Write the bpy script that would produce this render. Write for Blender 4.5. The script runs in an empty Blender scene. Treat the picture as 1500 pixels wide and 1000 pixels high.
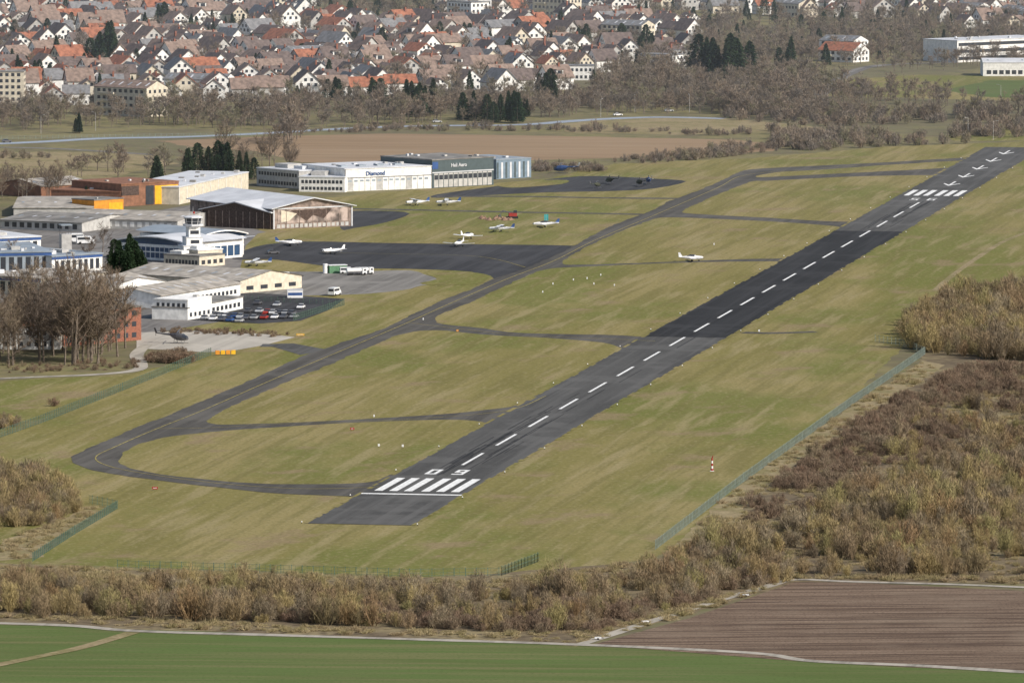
import bpy, math, random
from mathutils import Vector, Matrix, noise
from mathutils.geometry import tessellate_polygon
R=random.Random(7)
sc=bpy.context.scene
# ------------------------------------------------------------------ survey
H=200.0; F=11200.0; HV=-478.0
TH=math.atan((500-HV)/F); CT=math.cos(TH); ST=math.sin(TH)
def G(u,v):
    t=H/(CT*(v-HV)); return Vector((t*(u-750), t*(F*CT-(v-500)*ST)))
def mpx(v): return H/(v-HV)      # metres per photo pixel at that ground row
# ------------------------------------------------------------------ camera, light
cam=bpy.data.cameras.new("camera"); co=bpy.data.objects.new("camera",cam); sc.collection.objects.link(co)
cam.sensor_width=36; cam.lens=36*F/1500; cam.clip_start=10; cam.clip_end=80000
co.location=(0,0,H); co.rotation_euler=(math.pi/2-TH,0,0); sc.camera=co
EL=math.radians(36); AZ=math.radians(122)
S=Vector((math.sin(AZ)*math.cos(EL),math.cos(AZ)*math.cos(EL),math.sin(EL)))
sl=bpy.data.lights.new("sun",'SUN'); sl.energy=4.5; sl.angle=math.radians(0.5); sl.color=(1,0.95,0.87)
so=bpy.data.objects.new("sun",sl); so.rotation_euler=S.to_track_quat('Z','Y').to_euler(); sc.collection.objects.link(so)
w=bpy.data.worlds.new("World"); sc.world=w; w.use_nodes=True
nt=w.node_tree; sky=nt.nodes.new('ShaderNodeTexSky'); sky.sky_type='NISHITA'; sky.sun_disc=False
sky.sun_elevation=EL; sky.sun_rotation=AZ; sky.dust_density=2.5
nt.links.new(sky.outputs[0],nt.nodes['Background'].inputs[0]); nt.nodes['Background'].inputs[1].default_value=0.12
sc.view_settings.view_transform='Standard'; sc.view_settings.look='None'; sc.view_settings.exposure=0
# ------------------------------------------------------------------ materials
MATS={}
def newmat(name,rough=0.9,spec=0.2,metal=0):
    m=bpy.data.materials.new(name); m.use_nodes=True; b=m.node_tree.nodes['Principled BSDF']
    b.inputs['Roughness'].default_value=rough; b.inputs['Specular IOR Level'].default_value=spec; b.inputs['Metallic'].default_value=metal
    MATS[name]=m; return m,m.node_tree,b
def c4(c): return (c[0],c[1],c[2],1)
def flat(name,c,rough=0.8,spec=0.3,var=0.12,scale=0.6,metal=0):
    m,t,b=newmat(name,rough,spec,metal)
    tc=t.nodes.new('ShaderNodeTexCoord'); n=t.nodes.new('ShaderNodeTexNoise'); n.inputs['Scale'].default_value=scale; n.inputs['Detail'].default_value=6
    t.links.new(tc.outputs['Object'],n.inputs['Vector'])
    r=t.nodes.new('ShaderNodeValToRGB'); r.color_ramp.elements[0].position=0.38; r.color_ramp.elements[1].position=0.62
    r.color_ramp.elements[0].color=c4([x*(1-var) for x in c]); r.color_ramp.elements[1].color=c4([min(1,x*(1+var)) for x in c])
    t.links.new(n.outputs[0],r.inputs[0]); t.links.new(r.outputs[0],b.inputs['Base Color']); return m
def ground_mat(name,layers,base,rough=0.95):
    """layers: list of (color, scale, rotz, stretch(x,y), lo, hi, strength)"""
    m,t,b=newmat(name,rough,0.1)
    tc=t.nodes.new('ShaderNodeTexCoord'); col=None
    rgb=t.nodes.new('ShaderNodeRGB'); rgb.outputs[0].default_value=c4(base); col=rgb.outputs[0]
    for i,(c,scale,rot,st,lo,hi,s) in enumerate(layers):
        mp=t.nodes.new('ShaderNodeMapping'); mp.vector_type='POINT'
        mp0=t.nodes.new('ShaderNodeMapping'); mp0.inputs['Rotation'].default_value=(0,0,rot); mp0.inputs['Location'].default_value=(i*37.1,i*11.7,0)
        mp.inputs['Scale'].default_value=(st[0],st[1],1)
        t.links.new(tc.outputs['Object'],mp0.inputs[0]); t.links.new(mp0.outputs[0],mp.inputs[0])
        n=t.nodes.new('ShaderNodeTexNoise'); n.inputs['Scale'].default_value=scale; n.inputs['Detail'].default_value=5; n.inputs['Roughness'].default_value=0.6
        t.links.new(mp.outputs[0],n.inputs['Vector'])
        mr=t.nodes.new('ShaderNodeMapRange'); mr.inputs[1].default_value=lo; mr.inputs[2].default_value=hi; mr.inputs[3].default_value=0; mr.inputs[4].default_value=s
        t.links.new(n.outputs[0],mr.inputs[0])
        mx=t.nodes.new('ShaderNodeMix'); mx.data_type='RGBA'
        mx.inputs[7].default_value=c4(c)
        t.links.new(mr.outputs[0],mx.inputs[0]); t.links.new(col,mx.inputs[6]); col=mx.outputs[2]
    t.links.new(col,b.inputs['Base Color']); return m
RD=G(1465,229)-G(526.5,768); RWL=RD.length; RD.normalize(); RN=Vector((RD.y,-RD.x)); RW0=G(526.5,768)
ra=math.atan2(RD.x,RD.y)   # rotation so that texture Y follows the runway
GR=ground_mat('airfield_grass',[
 ((0.285,0.232,0.105),0.022,ra,(2.2,0.22),0.45,0.57,0.75),
 ((0.135,0.150,0.036),0.011,0,(1.2,0.5),0.49,0.58,0.8),
 ((0.150,0.132,0.045),0.20,ra,(1.6,0.05),0.48,0.60,0.6),
 ((0.31,0.255,0.135),0.10,ra,(1.8,0.12),0.53,0.64,0.65),
 ((0.25,0.185,0.11),0.045,0.4,(1,0.6),0.57,0.66,0.75),
 ((0.32,0.27,0.14),0.7,0,(1,0.5),0.52,0.66,0.5),
 ((0.12,0.115,0.038),1.1,0,(1,0.6),0.48,0.65,0.5)],(0.205,0.178,0.062))
BASE=ground_mat('rough_meadow',[
 ((0.22,0.19,0.09),0.012,0,(1,0.6),0.45,0.55,0.8),
 ((0.12,0.10,0.07),0.05,0,(1,1),0.48,0.6,0.6),
 ((0.12,0.13,0.05),0.2,0,(1,1),0.5,0.62,0.6)],(0.165,0.145,0.085))
FIELD=ground_mat('winter_crop',[
 ((0.085,0.115,0.032),0.03,0.2,(0.4,2),0.45,0.58,0.6),
 ((0.18,0.165,0.075),0.08,0.05,(0.10,2),0.51,0.64,0.65),
 ((0.15,0.135,0.065),0.6,0.04,(0.06,2),0.5,0.60,0.55),
 ((0.06,0.09,0.025),1.2,0,(1,1),0.5,0.65,0.5)],(0.098,0.142,0.040))
PLOW=ground_mat('ploughed_soil',[
 ((0.085,0.056,0.04),0.30,-0.06,(0.03,1.6),0.45,0.54,0.95),
 ((0.27,0.20,0.145),0.42,-0.06,(0.04,1.5),0.5,0.58,0.8),
 ((0.075,0.052,0.038),1.6,0,(1,1),0.5,0.60,0.65),
 ((0.24,0.185,0.135),0.03,0,(1,1),0.5,0.65,0.4)],(0.18,0.127,0.09))
BROWN=ground_mat('bare_field',[
 ((0.24,0.165,0.10),0.012,0.1,(0.5,2),0.45,0.6,0.8),
 ((0.33,0.25,0.165),0.05,0.1,(0.2,2.4),0.5,0.65,0.6)],(0.285,0.20,0.125))
SCRUB=ground_mat('scrub_soil',[
 ((0.25,0.205,0.115),0.05,0,(1,1),0.45,0.58,0.9),
 ((0.085,0.065,0.045),0.3,0,(1,1),0.48,0.62,0.8)],(0.16,0.125,0.08))
DRY=ground_mat('dry_grass',[
 ((0.20,0.175,0.08),0.05,0,(1,1),0.45,0.58,0.9),
 ((0.37,0.30,0.18),0.3,0,(1,1),0.5,0.65,0.6),
 ((0.14,0.11,0.06),0.9,0,(1,1),0.5,0.65,0.6)],(0.28,0.225,0.13))
def asphalt(name,base,d=0.76,l=1.32):
    return ground_mat(name,[(tuple(x*d for x in base),0.06,ra,(3,0.12),0.44,0.58,0.9),
      (tuple(x*l for x in base),0.12,ra,(2.5,0.05),0.5,0.60,0.75),
      (tuple(x*l*1.15 for x in base),0.04,ra,(1,1),0.52,0.6,0.5),
      (tuple(x*l*1.1 for x in base),0.8,0,(1,1),0.52,0.68,0.4)],base,0.85)
ASP=asphalt('runway_asphalt',(0.088,0.086,0.082))
ASD=asphalt('dark_asphalt',(0.036,0.036,0.037),0.75,1.35)
AST=asphalt('taxiway_asphalt',(0.09,0.084,0.075))
APR=asphalt('apron_asphalt',(0.052,0.052,0.055))
APL=asphalt('apron_concrete',(0.19,0.18,0.165))
CON=asphalt('pale_concrete',(0.40,0.37,0.32),0.85,1.15)
PATH=asphalt('path_gravel',(0.35,0.32,0.27),0.65,1.15)
ROAD=asphalt('road_surface',(0.17,0.16,0.15))
WHP=flat('white_marking',(0.74,0.74,0.72),var=0.14,scale=1.2); YEL=flat('yellow_marking',(0.30,0.25,0.08),var=0.3,scale=0.4)
WHITE=flat('white_render',(0.78,0.77,0.74)); CREAM=flat('cream_render',(0.60,0.54,0.43)); GREYW=flat('grey_render',(0.44,0.43,0.41))
RTILE=flat('red_roof_tiles',(0.30,0.12,0.07),var=0.25); BTILE=flat('brown_roof_tiles',(0.13,0.10,0.09),var=0.25); GTILE=flat('grey_roof_tiles',(0.18,0.18,0.185),var=0.2)
OTILE=flat('weathered_roof_tiles',(0.22,0.16,0.13),var=0.25)
GLASS=flat('dark_window',(0.04,0.045,0.055),rough=0.15,spec=0.6); BGLASS=flat('blue_glass',(0.04,0.08,0.15),rough=0.15,spec=0.6)
METAL=flat('light_metal_roof',(0.60,0.61,0.63),rough=0.5,var=0.1,scale=0.15); MET2=flat('grey_metal_roof',(0.27,0.31,0.35),rough=0.5,scale=0.15)
SLATE=flat('slate_cladding',(0.075,0.10,0.105),var=0.08); WOOD=flat('dark_timber',(0.075,0.05,0.04),var=0.35,scale=1.5); WOODL=flat('weathered_timber',(0.26,0.20,0.17),var=0.4,scale=0.5)
MURAL=flat('printed_mural',(0.30,0.24,0.21),var=0.65,scale=0.28)
RUST=flat('rust_cladding',(0.23,0.11,0.065),var=0.2); YELL=flat('yellow_door',(0.68,0.38,0.02)); ORAN=flat('orange_door',(0.60,0.25,0.03))
BRICK=flat('red_brick',(0.25,0.10,0.065),var=0.2,scale=2); BLUE=flat('blue_paint',(0.04,0.09,0.24)); RED=flat('red_paint',(0.34,0.04,0.03)); BLACK=flat('black_rubber',(0.02,0.02,0.02))
GREEN=flat('fence_green',(0.10,0.16,0.12)); FENG=flat('fence_galvanised',(0.24,0.29,0.25)); TEAL=flat('teal_sail',(0.05,0.33,0.33)); SILV=flat('silver_paint',(0.40,0.41,0.42),rough=0.35,spec=0.6)
EROOF=flat('eternit_roof',(0.34,0.31,0.27),var=0.25,scale=0.3); FROOF=flat('bitumen_flat_roof',(0.20,0.19,0.175),var=0.3,scale=0.2); LGREEN=flat('tank_green',(0.12,0.25,0.14)); GREYP=flat('dark_grey_paint',(0.10,0.10,0.11),rough=0.35,spec=0.6)
PWHITE=flat('gloss_white',(0.78,0.78,0.78),rough=0.3,spec=0.5,var=0.03); OLIVE=flat('olive_paint',(0.05,0.055,0.035))
# ------------------------------------------------------------------ mesh builder
class MB:
    def __init__(s): s.v=[]; s.f=[]; s.m=[]; s.mats=[]
    def mi(s,m):
        if m not in s.mats: s.mats.append(m)
        return s.mats.index(m)
    def face(s,pts,m):
        n=len(s.v); s.v+= [tuple(p) for p in pts]; s.f.append(tuple(range(n,n+len(pts)))); s.m.append(s.mi(m))
    def box(s,x0,x1,y0,y1,z0,z1,m):
        p=[(x0,y0,z0),(x1,y0,z0),(x1,y1,z0),(x0,y1,z0),(x0,y0,z1),(x1,y0,z1),(x1,y1,z1),(x0,y1,z1)]
        for a in ((0,3,2,1),(4,5,6,7),(0,1,5,4),(1,2,6,5),(2,3,7,6),(3,0,4,7)): s.face([p[i] for i in a],m)
    def tube(s,a,b,r0,r1,m,n=6,cap=True):
        a=Vector(a); b=Vector(b); d=(b-a).normalized(); u=d.orthogonal().normalized(); w_=d.cross(u)
        ra_=[a+(u*math.cos(6.2832*i/n)+w_*math.sin(6.2832*i/n))*r0 for i in range(n)]
        rb_=[b+(u*math.cos(6.2832*i/n)+w_*math.sin(6.2832*i/n))*r1 for i in range(n)]
        for i in range(n): s.face([ra_[i],ra_[(i+1)%n],rb_[(i+1)%n],rb_[i]],m)
        if cap: s.face(rb_,m); s.face(ra_,m)
    def loft(s,rings,m,cap=True,mf=None):
        for k in range(len(rings)-1):
            n=len(rings[k])
            for i in range(n): s.face([rings[k][i],rings[k][(i+1)%n],rings[k+1][(i+1)%n],rings[k+1][i]],mf(k,i) if mf else m)
        if cap: s.face(rings[0],m); s.face(rings[-1],m)
    def mesh(s,name,smooth=False):
        me=bpy.data.meshes.new(name); me.from_pydata(s.v,[],s.f)
        for m in s.mats: me.materials.append(m)
        me.polygons.foreach_set('material_index',s.m)
        me.update(); return me
    def obj(s,name,loc=(0,0,0),rz=0,sca=1):
        o=bpy.data.objects.new(name,s.mesh(name)); o.location=loc; o.rotation_euler=(0,0,rz); o.scale=(sca,)*3 if not hasattr(sca,'__len__') else sca
        sc.collection.objects.link(o); return o
def link(name,me,loc,rz=0,s=1):
    o=bpy.data.objects.new(name,me); o.location=loc; o.rotation_euler=(0,0,rz); o.scale=(s,s,s) if not hasattr(s,'__len__') else s
    sc.collection.objects.link(o); return o
# ------------------------------------------------------------------ ground sheets
def catmull(p,n=5,closed=True):
    out=[]; N=len(p); rng=range(N) if closed else range(N-1)
    for i in rng:
        g=lambda k:p[k%N] if closed else p[max(0,min(N-1,k))]
        a,b,c,d=g(i-1),g(i),g(i+1),g(i+2)
        for j in range(n):
            t=j/n
            out.append(tuple(0.5*((2*b[k])+(-a[k]+c[k])*t+(2*a[k]-5*b[k]+4*c[k]-d[k])*t*t+(-a[k]+3*b[k]-3*c[k]+d[k])*t**3) for k in (0,1)))
    if not closed: out.append(p[-1])
    return out
def sheet(name,px,m,z,smooth=0,rag=0):
    p=catmull(px,smooth) if smooth else px
    W=[G(*q) for q in p]
    if rag:
        Q=[]
        for i in range(len(W)):
            a=W[i]; b=W[(i+1)%len(W)]; k=max(1,int((b-a).length/(6 if rag>=1 else 2.5)))
            for j in range(k):
                q=a.lerp(b,j/k); e=Vector((noise.noise((q.x*.09,q.y*.09,1)),noise.noise((q.x*.09,q.y*.09,9))))*rag+Vector((noise.noise((q.x*.4,q.y*.4,1)),noise.noise((q.x*.4,q.y*.4,9))))*rag*.5
                Q.append(q+e)
        W=Q
    v=[(q.x,q.y,z) for q in W]; tr=tessellate_polygon([[Vector(q) for q in v]])
    me=bpy.data.meshes.new(name); me.from_pydata(v,[],[tuple(t) for t in tr]); me.materials.append(m)
    o=bpy.data.objects.new(name,me); sc.collection.objects.link(o)
    return o
def strip(name,px,width,m,z,smooth=6,mb=None,world=False):
    p=px if world else [G(*q) for q in (catmull(px,smooth,False) if smooth else px)]
    own=mb is None; mb=mb or MB(); L=[];
    for i,q in enumerate(p):
        d=(p[min(i+1,len(p)-1)]-p[max(i-1,0)]).normalized(); n=Vector((-d.y,d.x))*width/2*(1+.25*noise.noise((q.x*.05,q.y*.05,4))); L.append((q+n,q-n))
    for a,b in zip(L,L[1:]): mb.face([(a[0].x,a[0].y,z),(b[0].x,b[0].y,z),(b[1].x,b[1].y,z),(a[1].x,a[1].y,z)],m)
    if own: return mb.obj(name)
g=MB(); g.face([(-40000,-3000,0),(40000,-3000,0),(40000,60000,0),(-40000,60000,0)],BASE); g.obj('ground')
sheet('airfield_grass',[(-60,640),(0,620),(200,545),(300,520),(250,470),(300,420),(350,350),(480,290),(640,275),(800,262),(900,240),(1100,232),(1300,215),(1560,205),(1560,430),(1330,500),(1240,590),(1090,700),(1000,795),(955,818),(735,846),(600,845),(200,830),(60,826),(-60,830)],GR,0.02,rag=2)
sheet('crop_field',[(-60,908),(-60,1100),(1600,1100),(1600,985),(1100,957),(850,945),(500,932)],FIELD,0.02)
sheet('scrub_floor',[(-60,822),(200,835),(600,848),(960,822),(1010,790),(1100,700),(1250,600),(1350,525),(1330,480),(1560,420),(1560,855),(1170,852),(850,945),(400,928),(-60,912)],SCRUB,0.04,rag=2)
sheet('dry_verge',[(985,800),(1090,705),(1240,600),(1350,528),(1385,535),(1300,590),(1150,690),(1090,740),(1090,770)],DRY,0.06,rag=2)
sheet('dry_verge',[(0,790),(60,770),(130,745),(150,748),(60,815),(0,822)],DRY,0.06,rag=2)
sheet('ploughed_field',[(868,944),(1010,905),(1165,852),(1250,853),(1600,870),(1600,990),(1195,970)],PLOW,0.06)
sheet('bare_field',[(225,207),(420,199),(560,196),(800,199),(1080,205),(1140,212),(1130,222),(900,232),(620,238),(500,240),(440,238),(380,222),(280,215)],BROWN,0.03,rag=3)
sheet('meadow',[(820,182),(900,174),(1040,172),(1190,185),(1200,192),(1000,198),(830,194)],DRY,0.03,rag=3)
sheet('meadow',[(1215,138),(1230,118),(1340,110),(1560,112),(1560,150),(1400,146),(1230,140)],GR,0.03,rag=3)
sheet('crop_field',[(1380,132),(1450,118),(1560,118),(1560,146),(1440,142)],FIELD,0.05,rag=3)
sheet('meadow',[(-40,225),(60,222),(210,225),(260,240),(150,262),(-40,262)],DRY,0.03,rag=3)
sheet('meadow',[(-40,560),(100,553),(200,548),(215,560),(100,600),(-40,625)],GR,0.05,rag=1)
sheet('meadow',[(1380,200),(1440,184),(1560,182),(1560,206),(1400,207)],GR,0.03,rag=2)
# runway
def RWp(s,t): return RW0+RD*s+RN*t
def rw(mb,s0,s1,t0,t1,m,z): 
    P=[RWp(s0,t0),RWp(s1,t0),RWp(s1,t1),RWp(s0,t1)]; mb.face([(q.x,q.y,z) for q in P],m)
mb=MB(); HW=12.7
rw(mb,0,RWL+60,-HW,HW,ASP,0.10); mb.obj('runway')
def srow(v):
    a,b=-100,RWL+400
    for _ in range(40):
        c=(a+b)/2
        q=RWp(c,0); k=HV+H*F/(q.y) 
        if k>v: a=c
        else: b=c
    return (a+b)/2
mb=MB(); rw(mb,srow(494),srow(338),-HW,HW,ASD,0.115); mb.obj('runway_resurfaced_section')
mb=MB()
for sd in (-1,1):
    s=0
    while s<RWL:
        L=R.uniform(4,14); a=HW-R.uniform(.1,.7); b_=HW+.6
        rw(mb,s,s+L,sd*a,sd*b_,GR,0.118); s+=L+R.uniform(0,9)
mb.obj('grass_fringe')
mb=MB()
for i in range(90):
    s=srow(700)+abs(R.gauss(0,150)) if i%2 else srow(300)-abs(R.gauss(0,120)); t=R.choice((-2.6,2.6))+R.gauss(0,.9); rw(mb,s,s+R.uniform(15,50),t,t+R.uniform(.25,.5),ASD,0.119+i*.00012)
mb.obj('tyre_marks')
# taxiway network below grass islands
sheet('taxiway',catmull([(535,728),(470,725),(400,722),(330,715),(260,707),(190,698),(130,687),(107,677),(109,667),(140,652),(200,626),(260,602),(320,577),(380,551),(440,523),(468,513),(500,502),(560,482),(610,458),(650,439),(690,424),(722,409),(760,397),(800,380),(822,370),(870,344),(900,329),(930,318),(960,306),(985,293),(1010,284),(1050,268),(1080,254),(1105,248),(1200,243),(1300,238),(1400,232),(1425,231)],5,False)+[(1460,236),(1000,492),(560,735)],AST,0.07,rag=.8)
isl=[
[(176,670),(195,655),(240,641),(330,631),(500,620),(640,615),(700,617),(716,622),(700,632),(650,658),(600,683),(560,700),(520,708),(400,709),(300,702),(220,692),(180,682)],
[(305,615),(340,595),(420,560),(500,527),(560,500),(590,489),(640,484),(720,491),(800,495),(880,502),(912,511),(912,515),(900,521),(850,548),(780,583),(755,594),(700,602),(600,610),(450,618),(340,622),(310,620)],
[(637,468),(645,461),(700,438),(760,410),(800,395),(850,391),(1000,385),(1130,383),(1150,385),(1140,392),(1080,424),(1000,470),(962,490),(940,493),(900,491),(760,488),(700,480),(645,474)],
[(824,385),(850,367),(900,343),(950,324),(975,319),(1050,321),(1150,326),(1225,332),(1238,337),(1220,347),(1180,368),(1150,378),(1080,380),(950,385),(850,388)],
[(1002,308),(1050,286),(1100,267),(1130,265),(1250,259),(1360,257),(1388,259),(1370,267),(1300,305),(1262,321),(1230,325),(1100,318),(1010,313)],
[(1108,260),(1135,253),(1200,249),(1300,242),(1400,236),(1420,237),(1400,245),(1300,251),(1200,256)]]
for p in isl: sheet('grass_infield',p,GR,0.085,smooth=5,rag=.9)
# aprons
sheet('apron',[(372,362),(440,354),(560,356),(700,358),(838,360),(846,366),(745,408),(690,398),(600,394),(500,392),(400,380),(340,380)],APR,0.05,smooth=3)
sheet('apron',[(330,398),(420,398),(520,398),(600,396),(632,405),(690,410),(620,418),(590,425),(500,432),(330,430)],APL,0.055,smooth=3)
sheet('grass_infield',[(625,401),(655,398),(700,400),(722,407),(700,416),(640,418),(615,415),(640,409)],GR,0.087,smooth=3)
sheet('car_park',[(270,440),(360,428),(505,438),(480,455),(440,470),(380,474),(290,470),(230,466)],APR,0.06)
sheet('helipad_apron',[(200,487),(300,484),(400,490),(432,494),(385,506),(340,514),(300,516),(200,510)],CON,0.06)
sheet('taxiway',[(385,504),(430,503),(462,509),(480,512),(440,520),(400,508),(380,508)],ASP,0.062)
sheet('apron',[(500,312),(560,309),(600,313),(565,326),(520,334),(500,336)],APR,0.05,smooth=3)
sheet('apron',[(640,285),(735,272),(810,262),(870,258),(960,262),(1005,266),(960,276),(900,280),(800,282),(700,287),(640,290)],APR,0.05,smooth=3)
sheet('grass_infield',[(730,270),(770,265),(830,264),(822,270),(760,275),(735,274)],GR,0.087,smooth=3)
strip('taxiway',[(515,306),(620,308),(760,311),(880,313),(975,315)],6,AST,0.051)
strip('taxiway',[(640,288),(760,288),(880,290),(1000,291)],6,AST,0.052)
strip('taxiway',[(1088,487),(1130,488),(1195,486)],5,AST,0.053)
sheet('service_yard',[(0,330),(150,322),(260,305),(380,340),(360,360),(350,400),(230,420),(0,400)],ROAD,0.045)
sheet('service_yard',[(0,410),(240,400),(340,430),(330,470),(210,490),(0,500)],ROAD,0.046)
sheet('service_yard',[(140,325),(280,300),(300,318),(390,340),(330,352),(170,345)],ROAD,0.047)
# roads / paths
strip('farm_path',[(-60,911),(100,916),(200,924),(400,930),(600,936),(850,944),(1100,956),(1190,968),(1350,975),(1560,988)],3.4,PATH,0.10)
strip('farm_path',[(850,944),(880,934),(960,908),(1050,880),(1120,860),(1165,849),(1250,852),(1400,856),(1560,863)],2.8,PATH,0.11)
strip('farm_path',[(-60,985),(40,965),(120,948),(195,926)],3.4,DRY,0.12)
strip('farm_path',[(1370,425),(1400,400),(1440,372),(1470,354),(1510,338)],2.2,DRY,0.06)
strip('access_road',[(-40,556),(60,552),(150,548),(205,540),(200,520),(215,505)],4,PATH,0.09)
strip('main_road',[(-60,213),(60,208),(150,203),(260,201),(380,196),(480,190),(600,185),(760,183),(860,176),(960,172),(1060,174)],10,flat('wet_road',(0.33,0.37,0.43),rough=0.4),0.06)
strip('side_road',[(-60,215),(80,218),(240,228)],6,ROAD,0.07)
strip('side_road',[(1200,140),(1240,110),(1290,96),(1400,92)],7,ROAD,0.07)
# markings
mb=MB(); Z=0.135
s1=srow(722); s2=srow(703)
for i in range(6):
    t=[-10.6,-6.9,-3.2,1.1,4.8,8.5][i]; rw(mb,s1,s2,t,t+2.1,WHP,Z)
rw(mb,srow(727),srow(725.6),-HW+.2,HW-.2,WHP,Z)
d0=srow(697); 
def bars(L,s0,t0,hh,ww):
    for (a,b,c,d) in L: rw(mb,s0+a*hh,s0+b*hh,t0+c*ww,t0+d*ww,WHP,Z)
bars([(0,.17,0,1),(.83,1,0,1),(.17,.83,0,.3),(.17,.83,.7,1)],d0,-5.6,11.5,3.0)
bars([(0,.16,0,1),(.44,.58,0,1),(.84,1,0,1),(.58,.84,0,.3),(.58,.84,.7,1),(.16,.44,.7,1)],d0,1.2,11.5,3.0)
s=srow(683)
while s<srow(300):
    rw(mb,s,s+30,-.4,.4,WHP,Z); s+=50
s3=srow(286)
for i in range(6):
    t=[-10.6,-6.9,-3.2,1.1,4.8,8.5][i]; rw(mb,s3,s3+32,t,t+2.1,WHP,Z)
bars([(0,.12,0,1),(.44,.56,0,1),(.88,1,0,1),(.56,.88,0,.25),(.12,.44,.75,1)],s3-26,-5.3,12,3.0)
bars([(0,.12,0,1),(.44,.56,0,1),(.88,1,0,1),(.12,.44,0,.25),(.56,.88,0,.25),(.12,.44,.75,1)],s3-26,1.2,12,3.0)
for k in range(5):
    a=s3+60+k*50; rw(mb,a,a+24,-.4,.4,WHP,Z)
    for sg in (-1,1):
        P=[RWp(a-2,0),RWp(a+10,sg*3.2),RWp(a+13,sg*3.2),RWp(a+3,0)]; mb.face([(q.x,q.y,Z+.01) for q in P],WHP)
mb.obj('runway_markings')
mb=MB()
strip('x',[(560,713),(450,716),(330,709),(220,695),(160,683),(140,670),(170,654),(230,628),(300,600),(400,556),(500,514),(590,476),(650,449),(740,410),(810,383),(870,353),(960,315),(1050,276),(1092,257),(1200,247),(1400,234)],.35,YEL,0.125,mb=mb)
strip('x',[(230,628),(300,627),(400,622),(600,614),(740,602),(800,580)],.3,YEL,0.126,mb=mb)
strip('x',[(600,473),(640,478),(760,491),(900,497),(960,500)],.3,YEL,0.127,mb=mb)
strip('x',[(470,370),(560,372),(700,376),(770,392)],.3,YEL,0.128,mb=mb)
mb.obj('taxiway_centreline')
mb=MB()
def lamp(q,m=WHP):
    mb.tube((q.x,q.y,0),(q.x,q.y,.35),.08,.06,BLACK,5); mb.tube((q.x,q.y,.35),(q.x,q.y,.62),.17,.13,m,6)
s=0
while s<RWL:
    for t in (-HW-1.2,HW+1.2): lamp(RWp(s,t))
    s+=60
mb.obj('runway_edge_lights')
# ------------------------------------------------------------------ vegetation prototypes
def vegmat(name,cols,seed=0):
    m,t,b=newmat(name,0.95,0.05)
    oi=t.nodes.new('ShaderNodeObjectInfo'); r=t.nodes.new('ShaderNodeValToRGB')
    el=r.color_ramp.elements
    while len(el)<len(cols): el.new(0.5)
    for i,c in enumerate(cols): el[i].position=i/(len(cols)-1)
    for i,c in enumerate(cols): el[i].color=c4(c)
    t.links.new(oi.outputs['Random'],r.inputs[0])
    tc=t.nodes.new('ShaderNodeTexCoord'); n=t.nodes.new('ShaderNodeTexNoise'); n.inputs['Scale'].default_value=1.3; t.links.new(tc.outputs['Object'],n.inputs['Vector'])
    mr=t.nodes.new('ShaderNodeMapRange'); mr.inputs[1].default_value=.3; mr.inputs[2].default_value=.7; mr.inputs[3].default_value=.65; mr.inputs[4].default_value=1.35
    t.links.new(n.outputs[0],mr.inputs[0])
    h=t.nodes.new('ShaderNodeHueSaturation'); t.links.new(mr.outputs[0],h.inputs['Value']); t.links.new(r.outputs[0],h.inputs['Color'])
    t.links.new(h.outputs[0],b.inputs['Base Color']); return m
TWIG=vegmat('bare_twigs',[(0.17,0.13,0.10),(0.22,0.175,0.125),(0.15,0.12,0.10),(0.22,0.165,0.115)])
TOWNT=vegmat('town_twigs',[(0.23,0.185,0.145),(0.19,0.165,0.14),(0.27,0.215,0.16),(0.21,0.165,0.13),(0.22,0.205,0.13)])
BUSHM=vegmat('bush_twigs',[(0.33,0.25,0.135),(0.24,0.18,0.115),(0.37,0.295,0.14),(0.20,0.15,0.10),(0.30,0.265,0.12),(0.27,0.18,0.10),(0.29,0.24,0.16),(0.18,0.14,0.10)])
DBUSH=vegmat('thorn_twigs',[(0.19,0.14,0.10),(0.25,0.18,0.125),(0.155,0.11,0.08),(0.25,0.20,0.135),(0.21,0.14,0.10)])
STRAW=vegmat('straw',[(0.36,0.29,0.17),(0.26,0.22,0.11),(0.30,0.23,0.14)])
BARK=flat('bark',(0.17,0.135,0.105),var=.3,scale=2); CONI=vegmat('needles',[(0.02,0.036,0.018),(0.030,0.052,0.024),(0.038,0.05,0.027)])
def protocoll(name,meshes):
    c=bpy.data.collections.new(name)
    for i,me in enumerate(meshes): c.objects.link(bpy.data.objects.new(name+'_form',me))
    return c
def sliver(mb,p,d,L,wd,m,r):
    sd=Vector((r.gauss(0,1),r.gauss(0,1),r.gauss(0,1))).cross(d); 
    if sd.length<1e-4: return
    sd=sd.normalized()*wd/2; q=p+d*L
    mb.face([p-sd,p+sd,q],m)
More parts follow.
